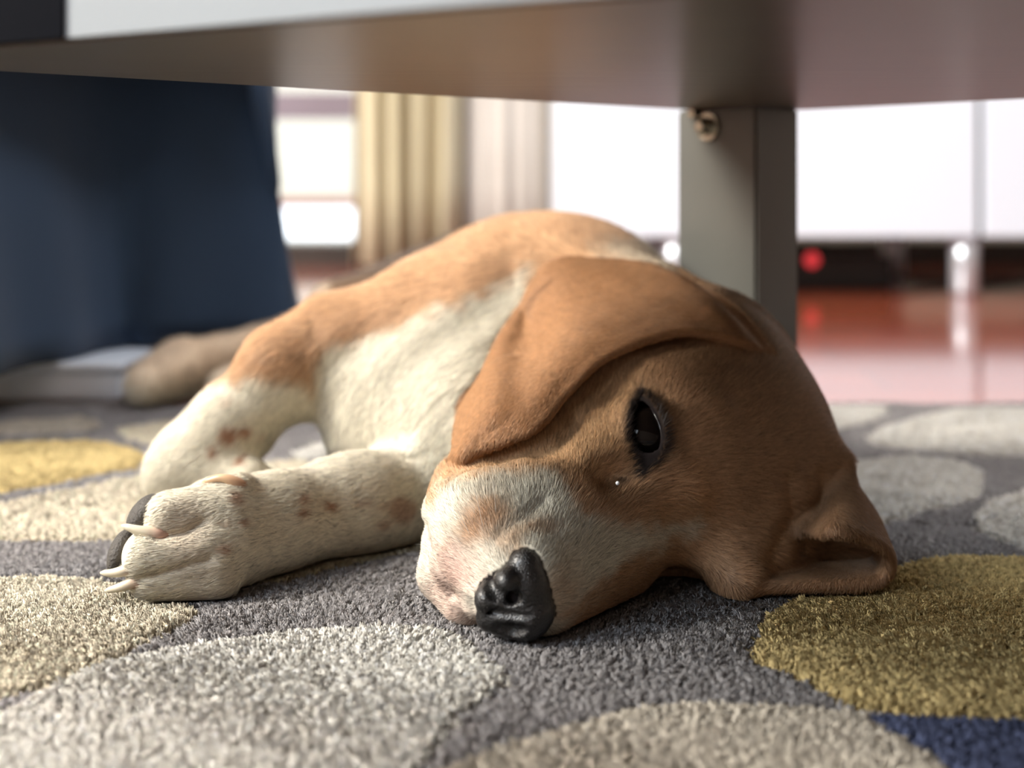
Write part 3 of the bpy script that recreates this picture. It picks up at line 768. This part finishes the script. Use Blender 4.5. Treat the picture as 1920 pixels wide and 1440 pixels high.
GB = guides([  # px, py, distance, direction in px (and distance)
 (940, 1020, .42, -8, -40, .01), (850, 1020, .44, -25, -20, .01), (860, 1120, .43, -30, 12, .01), (880, 930, .45, -14, -40, .012), (980, 920, .45, 10, -40, .012),
 (1060, 1040, .43, 40, -30, .012), (1100, 960, .45, 26, -34, .012), (1180, 1010, .46, 44, -16, .012), (1080, 870, .47, -6, -44, .012), (980, 880, .47, -18, -40, .015),
 (1120, 800, .48, -4, -44, .012), (1170, 720, .50, 5, -40, .015), (1275, 880, .48, 40, 6, .0), (1270, 930, .475, 36, 22, 0), (1290, 800, .485, 34, -30, .005),
 (1250, 720, .495, 22, -40, .012), (1400, 760, .51, 30, -34, .02), (1380, 900, .50, 42, 8, .01), (1500, 820, .53, 34, 10, .03), (1330, 1060, .47, 36, 26, .006),
 (1480, 950, .52, 30, 26, .02), (1400, 1100, .465, 30, 30, .004), (1350, 650, .53, 10, -40, .02), (1200, 1080, .47, 42, 6, .008),
 (700, 720, .58, -16, 40, 0), (850, 700, .57, -20, 36, 0), (780, 850, .57, -10, 40, -.005), (950, 620, .60, -26, 34, 0), (700, 580, .64, -36, 30, 0), (900, 480, .66, -34, 20, .01),
 (1050, 430, .68, -26, 10, .03), (1180, 460, .66, -10, -10, .04), (540, 660, .60, -30, 34, 0), (450, 790, .60, -28, 38, 0), (350, 880, .59, -36, 22, 0),
 (700, 950, .52, -44, 6, -.01), (520, 980, .49, -44, 8, -.01), (380, 1000, .47, -44, 8, -.004), (300, 1090, .46, -44, 6, 0), (860, 880, .56, -26, 34, 0)])
GE = guides([
 (1330, 600, .50, -36, 4, 0), (1230, 540, .525, -40, 10, 0), (1150, 600, .50, -38, 22, -.006), (1050, 540, .54, -36, 26, -.005), (1030, 680, .49, -28, 36, -.008),
 (960, 730, .49, -26, 38, -.008), (890, 820, .48, -16, 42, -.01), (1240, 622, .485, -40, 6, 0), (980, 560, .55, -30, 36, 0),
 (1560, 960, .49, 30, 30, -.005), (1640, 1040, .475, 20, 40, -.004), (1540, 1095, .47, -40, 6, 0), (1580, 880, .505, 18, 40, 0)])
def flow(p, nrm, G_, sig):
    out = np.zeros_like(p)
    for a, b in zip(*G_):
        wgt = np.exp(-((p-a)**2).sum(1)/(2*sig*sig))+1e-9/(.001+((p-a)**2).sum(1)); out += wgt[:, None]*b
    out -= nrm*(out*nrm).sum(1, keepdims=True); return unit(out)
def grow():
    tri = np.vstack([dq[:, [0, 1, 2]], dq[:, [0, 2, 3]]])
    a, b, c = dv[tri[:, 0]], dv[tri[:, 1]], dv[tri[:, 2]]; cr = np.cross(b-a, c-a); ar = np.linalg.norm(cr, axis=1)/2
    ce = (a+b+c)/3; n_ = unit(cr)
    face = (n_*unit(np.array([0, 0, CAMH])-ce)).sum(1) > -.35
    px, py = proj(ce)
    near = (ce[:, 1] < .60) & (px > 770)
    dens = np.where(near, 1/.00040**2, np.where(ce[:, 1] < .70, 1/.00070**2, 1/.0014**2))
    dens *= np.where(face, 1., .12)*(ce[:, 2] > .001)
    ex = ar*dens; cnt = np.floor(ex).astype(int)+(RNG.random(len(ex)) < ex-np.floor(ex))
    ti = np.repeat(np.arange(len(tri)), cnt); n = len(ti)
    r1 = np.sqrt(RNG.random(n)); r2 = RNG.random(n)
    wts = np.stack([1-r1, r1*(1-r2), r1*r2], 1)[:, :, None]
    p = (dv[tri[ti]]*wts).sum(1); nr = unit((dn[tri[ti]]*wts).sum(1))
    ed = eardist_v[tri[ti]].min(1)
    x, y = proj(p)
    keep = ~((polysd(x, y, EYE_POLY) < 5) & (p[:, 1] < .50)) & ~((x < 292) & (y > 925) & (p[:, 1] < .52) & (y < 1075) & (x < 292-(y-925)*.42))
    nz = np.nonzero((p[:, 1] < .45) & (x < 1080) & (x > 860) & (y > 1000))[0]
    kk = field(_n0, p[nz].astype(np.float32)) > .0002; keep[nz] &= kk
    p, nr, ed, x, y = p[keep], nr[keep], ed[keep], x[keep], y[keep]; n = len(p)
    ear = ed < .0055
    t = flow(p, nr, GB, .022); te = flow(p, nr, GE, .022); t = np.where(ear[:, None], te, t)
    t = unit(t+.16*np.stack([wob(p, 500, 6, i*3) for i in range(3)], 1)+RNG.normal(scale=.16, size=(n, 3)))
    t = unit(t-nr*(t*nr).sum(1, keepdims=True))
    head = (p[:, 1] < .55) & (x > 780)
    L = np.where(ear, .0034, np.where(head, .0052, .009))
    L = np.where(head & (~ear) & (x < 1100) & (y > 930), .0034, L)                  # muzzle
    L = np.where((~head) & (x < 800) & (p[:, 1] < .66) & ((y > 715) | (p[:, 1] < .56)) & ~((x > 590) & (p[:, 1] > .545)), .0050, L)   # forelegs
    L = np.where((x < 480) & (p[:, 1] < .53), .0036, L)
    tuft = np.exp(-(((x-1268)/42)**2+((y-905)/42)**2))*head; L = L+.0035*tuft
    L *= RNG.uniform(.65, 1.15, n)
    lift = np.where(ear, .20, np.where(head, .25, .30))+.25*tuft+RNG.normal(scale=.06, size=n)
    K = 5; s_ = np.linspace(0, 1, K); pts = np.zeros((n, K, 3)); pos = p-nr*.0001; pts[:, 0] = pos
    for i in range(1, K):
        ang = lift*(1-.75*s_[i]); d = t*np.cos(ang)[:, None]+nr*np.sin(ang)[:, None]; pos = pos+d*(L/(K-1))[:, None]; pts[:, i] = pos
    pts[:, :, 2] = np.maximum(pts[:, :, 2], -.001)
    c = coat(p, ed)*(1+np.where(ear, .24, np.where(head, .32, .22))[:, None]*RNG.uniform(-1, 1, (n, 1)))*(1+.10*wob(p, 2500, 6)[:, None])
    dk = (RNG.random(n) < .10) & (~ear); c[dk] *= .45
    base = np.where(head | ear, .000075, .00011); rad = base[:, None]*np.array([1., .95, .8, .55, .12])[None]
    print('fur strands', n)
    return curves('fur', pts, rad, np.clip(c, .003, .95), unit(nr+.25*RNG.normal(size=(n, 3))*.6+.15*t), M_fur, dog)
eardist_v = eardist(dv)
if FUR: grow()
# whiskers, brow hairs and lashes
wl_ = []
def wisk(px, py, d, dx, dy, dd, bend=0.):
    a = P(px, py, d); b_ = P(px+dx, py+dy, d+dd); mid = (a+b_)/2+np.array([0, 0, bend]); wl_.append(catmull([a, mid, b_], 8))
for q in ((905, 985, .4300, -30, -90, .01, .004), (880, 1000, .432, -60, -70, .012, .004), (865, 1020, .433, -70, -45, .01, .003), (850, 1050, .436, -72, -30, .01, .002), (930, 965, .432, -10, -95, .012, .003),
          (830, 1090, .444, -48, 40, .004, .002), (850, 1130, .440, -50, 30, .004, .001), (1195, 760, .476, -22, -26, -.004, .001), (1186, 790, .476, -24, -20, -.004, .001), (1184, 820, .476, -24, -12, -.004, .001), (1186, 845, .476, -22, -6, -.004, .001),
          (1290, 1050, .472, 90, 60, -.004, .0), (1370, 1090, .462, 60, 40, -.004, .0), (1390, 1070, .464, 50, 60, -.003, .0), (1262, 925, .472, 60, 24, -.006, .002), (1270, 895, .472, 62, 4, -.006, .002)): wisk(*q)
if wl_:
    W = np.array(wl_); n = len(W)
    o = curves('whisker', W, np.linspace(.00008, .00001, 8), np.array([(.6, .55, .48)]*7+[(.05, .03, .02)]*7+[(.5, .3, .12)]*2), np.repeat(VIEW[None], n, 0), M_fur, dog)
print('fur', time.time()-T0)

# ================================================================== RUG
rug = empty('rug', 'thick pile rug with cream, grey and mustard pebble shapes under the dog', 'rug')
M_yarn = attr_mat('rug_yarn', 1.0, .0, True)
GREY = np.array(srgb(166, 163, 164)[:3]); NAVY = np.array(srgb(90, 98, 128)[:3]); CREAM = np.array(srgb(240, 229, 206)[:3]); PALE = np.array(srgb(243, 240, 232)[:3]); MUST = np.array(srgb(232, 208, 150)[:3]); BEIGE = np.array(srgb(222, 213, 198)[:3])
PATCH = [
 (PALE, 'pale cream', [(-20, 1335), (60, 1300), (150, 1255), (250, 1225), (400, 1200), (560, 1180), (700, 1173), (800, 1176), (865, 1190), (890, 1215), (920, 1240), (945, 1262), (945, 1280), (900, 1310), (870, 1335), (850, 1360), (830, 1390), (800, 1415), (775, 1445), (700, 1560), (0, 1600), (-260, 1500), (-160, 1390)]),
 (CREAM, 'cream', [(-60, 1092), (0, 1084), (100, 1080), (190, 1084), (300, 1105), (360, 1128), (372, 1150), (350, 1167), (290, 1190), (230, 1222), (150, 1256), (110, 1275), (40, 1290), (0, 1298), (-60, 1308), (-200, 1270), (-240, 1160), (-160, 1110)]),
 (BEIGE, 'light grey beige', [(800, 1445), (860, 1420), (960, 1390), (1060, 1360), (1130, 1335), (1180, 1320), (1300, 1314), (1450, 1322), (1560, 1333), (1610, 1335), (1640, 1360), (1690, 1385), (1730, 1405), (1785, 1445), (1800, 1560), (1500, 1680), (900, 1640), (780, 1540)]),
 (MUST, 'mustard yellow', [(1445, 1145), (1490, 1112), (1560, 1098), (1640, 1075), (1700, 1055), (1760, 1044), (1830, 1041), (1960, 1042), (2120, 1090), (2180, 1200), (2120, 1310), (1960, 1338), (1850, 1336), (1700, 1334), (1600, 1324), (1562, 1308), (1550, 1298), (1490, 1265), (1420, 1236), (1408, 1215), (1425, 1188)]),
 (PALE, 'pale cream', [(1500, 905), (1560, 880), (1600, 864), (1700, 852), (1800, 860), (1845, 875), (1844, 900), (1835, 930), (1800, 942), (1740, 955), (1690, 970), (1650, 976), (1560, 985), (1480, 960)]),
 (PALE, 'pale cream', [(1628, 818), (1650, 801), (1700, 785), (1780, 767), (1850, 760), (1960, 762), (2080, 785), (2080, 830), (1960, 852), (1850, 850), (1780, 848), (1700, 840), (1640, 830)]),
 (PALE, 'pale grey', [(1838, 950), (1870, 930), (1920, 915), (2050, 905), (2160, 950), (2100, 1020), (1990, 1036), (1920, 1026), (1870, 1006), (1834, 985)]),
 (PALE, 'pale grey', [(1440, 765), (1520, 757), (1600, 757), (1650, 760), (1662, 770), (1640, 782), (1600, 797), (1550, 806), (1470, 802), (1420, 785)]),
 (MUST, 'mustard yellow', [(-160, 850), (-80, 832), (0, 828), (100, 823), (200, 828), (245, 836), (272, 855), (255, 875), (200, 886), (120, 900), (50, 912), (0, 925), (-100, 940), (-220, 910)]),
 (CREAM, 'cream', [(-140, 985), (-60, 955), (0, 940), (80, 925), (180, 905), (290, 888), (420, 872), (560, 862), (620, 880), (640, 920), (560, 980), (420, 1004), (200, 1008), (60, 1006), (-60, 1008)]),
 (CREAM, 'cream', [(215, 800), (300, 787), (420, 782), (500, 792), (520, 812), (430, 838), (320, 838), (240, 822)]),
 (CREAM, 'cream', [(460, 1088), (520, 1048), (640, 1022), (780, 996), (860, 1000), (830, 1020), (720, 1040), (620, 1062), (530, 1086)]),  # strip of sunlight under the foreleg, painted as pale pile
 (NAVY, 'slate blue', [(1612, 1338), (1700, 1342), (1920, 1346), (2100, 1350), (2240, 1440), (2100, 1600), (1850, 1590), (1812, 1520), (1795, 1445), (1740, 1400), (1698, 1380), (1648, 1356)]),
 (PALE, 'pale grey', [(540, 846), (590, 828), (660, 826), (680, 846), (620, 858), (560, 858)]),
 (BEIGE, 'light grey beige', [(-60, 800), (40, 784), (150, 780), (190, 792), (150, 808), (20, 814)]),
]
poly_w = []
for c, nm, pl in PATCH: poly_w.append(np.array([G(x, y) for x, y in pl]))
# pebble shapes outside the picture, so that the rug goes on around the view
extra = []
rr = random.Random(4); allc = [(pw.mean(0), np.abs(pw-pw.mean(0)).max()) for pw in poly_w]
RX0, RX1, RY0, RY1 = -.74, .86, -.18, .862
for _ in range(900):
    cx, cy = rr.uniform(RX0+.07, RX1-.07), rr.uniform(RY0+.07, RY1-.06); r = rr.uniform(.05, .085)
    if abs(cx) < (cy*960/2200)+r+.03 and cy > .26: continue
    if any(math.hypot(cx-a[0], cy-a[1]) < r+q*.86+.012 for a, q in allc): continue
    ang = rr.uniform(0, 3.1); pl = []
    for i in range(18):
        t = 2*math.pi*i/18; q = r*(1+.10*math.sin(2*t+ang*3)+.06*math.sin(3*t+ang)); u, v_ = q*math.cos(t)*1.12, q*math.sin(t)*.85
        pl.append((cx+u*math.cos(ang)-v_*math.sin(ang), cy+u*math.sin(ang)+v_*math.cos(ang)))
    c, nm = rr.choice([(CREAM, 'cream'), (PALE, 'pale cream'), (MUST, 'mustard yellow'), (BEIGE, 'light grey beige'), (NAVY, 'slate blue')])
    PATCH.append((c, nm, None)); poly_w.append(np.array(pl)); allc.append((np.array((cx, cy)), r))
M_back = mat('rug_backing', srgb(70, 66, 68), .95, noise=.2, scale=200)
obj('backing', nb(RX0, RX1, RY0, RY1, FZ+.0002, FZ+.003, .001), M_back, rug)
patch_ob = []
for (c, nm, _), pw in zip(PATCH, poly_w):
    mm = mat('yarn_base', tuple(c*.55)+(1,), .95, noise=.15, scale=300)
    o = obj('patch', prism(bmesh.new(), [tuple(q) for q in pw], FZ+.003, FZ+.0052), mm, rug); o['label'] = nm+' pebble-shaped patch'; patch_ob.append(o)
def tufts(x0, x1, y0, y1, pitch, nf, fr, tr, mask):
    nx, ny = int((x1-x0)/pitch), int((y1-y0)/pitch)
    gx, gy = np.meshgrid(np.arange(nx), np.arange(ny)); X = x0+(gx+.5+.5*(gy % 2))*pitch; Y = y0+(gy+.5)*pitch
    X = (X+RNG.normal(scale=pitch*.20, size=X.shape)).ravel(); Y = (Y+RNG.normal(scale=pitch*.20, size=Y.shape)).ravel()
    k = mask(X, Y); X, Y = X[k], Y[k]; n = len(X)
    who = np.full(n, -1); edge = np.full(n, .05)
    for i, pw in enumerate(poly_w):
        lo, hi = pw.min(0)-.004, pw.max(0)+.004
        ix = np.nonzero((X > lo[0]) & (X < hi[0]) & (Y > lo[1]) & (Y < hi[1]))[0]
        if len(ix) == 0: continue
        jx = X[ix]+.0012*np.sin(Y[ix]*700)+.0008*np.sin(X[ix]*1300); d = polysd(jx, Y[ix], [tuple(q) for q in pw])
        ins = d < 0; edge[ix] = np.minimum(edge[ix], np.abs(d)); who[ix[ins]] = i
    top = np.stack([X, Y, np.full(n, -.0005)], 1).astype(np.float32)
    H = np.full(n, .0095); H *= RNG.uniform(.92, 1.05, n)
    H = H+.0012*(who >= 0)-.0024*np.exp(-(edge/.0022)**2)+.0006*np.sin(X*55+9*np.sin(Y*21))*1.0
    near = np.nonzero((X > -.31) & (X < .23) & (Y > .37) & (Y < 1.2))[0]
    if len(near):
        ds = np.minimum(field(base_prims, top[near]), EARL.dist(top[near])-.003); H[near] = np.minimum(H[near], np.where(ds < .0045, np.clip(.0075+ds*.55, .003, .0098), 1))
    colr = np.array([GREY]+[c for c, _, _ in PATCH])[who+1]
    colr = colr*RNG.uniform(.84, 1.14, (n, 1))
    lean = np.stack([.12*np.sin(X*23+2*np.sin(Y*17))+RNG.normal(scale=.09, size=n), .10*np.cos(Y*31+X*9)+RNG.normal(scale=.09, size=n)], 1)
    K = 4; th = RNG.uniform(0, 6.28, (n, nf)); rad = tr*np.sqrt(RNG.random((n, nf))); rad[:, 0] = 0
    tw = RNG.uniform(.6, 1.5, (n, 1)); pts = np.zeros((n, nf, K, 3)); hh = H[:, None]*RNG.uniform(.93, 1.03, (n, nf))
    for j, s_ in enumerate((0, .4, .8, 1.)):
        rs = rad*(.55+.6*s_ if s_ < .9 else 1.75); a = th+tw*s_
        pts[:, :, j, 0] = X[:, None]+rs*np.cos(a)+lean[:, :1]*hh*s_*s_; pts[:, :, j, 1] = Y[:, None]+rs*np.sin(a)+lean[:, 1:]*hh*s_*s_
        pts[:, :, j, 2] = FZ+.003+hh*(s_ if s_ < .9 else .93)
    out = np.stack([rad*np.cos(th+tw), rad*np.sin(th+tw), np.full((n, nf), tr*1.7)], -1)+np.concatenate([lean*tr*1.2, np.zeros((n, 1))], 1)[:, None]
    nr = unit(out+RNG.normal(scale=tr*.12, size=out.shape)); cc = colr[:, None]*RNG.uniform(.88, 1.1, (n, nf, 1))
    return pts.reshape(-1, K, 3), np.repeat(np.array([[fr, fr*1.05, fr*1.1, fr*.7]]), n*nf, 0), np.clip(cc.reshape(-1, 3), 0, .92), nr.reshape(-1, 3), np.repeat(who, nf)
half = lambda Y: Y*960/2200
inA = lambda X, Y: (np.abs(X) < half(Y)+.02) & (Y > .305) & (Y <= .56)
inB = lambda X, Y: (np.abs(X) < half(Y)+.03) & (Y > .56)
inC = lambda X, Y: ~((np.abs(X) < half(Y)+.02) & (Y > .305) & (Y <= .56)) & ~((np.abs(X) < half(Y)+.03) & (Y > .56))
sets = [tufts(-.27, .27, .305, .56, .0016, 10, .00022, .0009, inA), tufts(-.42, .42, .56, RY1, .0026, 7, .00040, .0014, inB), tufts(RX0+.002, RX1-.002, RY0+.002, RY1, .0062, 4, .0010, .0030, inC)]
AP, AR, AC, AN, AW = [np.concatenate([q[i] for q in sets]) for i in range(5)]
print('rug fibres', len(AP))
order = np.argsort(AW, kind='stable'); bnd = np.searchsorted(AW[order], np.arange(-1, len(PATCH)+1))
for i in range(-1, len(PATCH)):
    ix = order[bnd[i+1]:bnd[i+2]]
    if len(ix): curves('pile', AP[ix], AR[ix], AC[ix], AN[ix], M_yarn, rug if i < 0 else patch_ob[i])
print('rug', time.time()-T0)
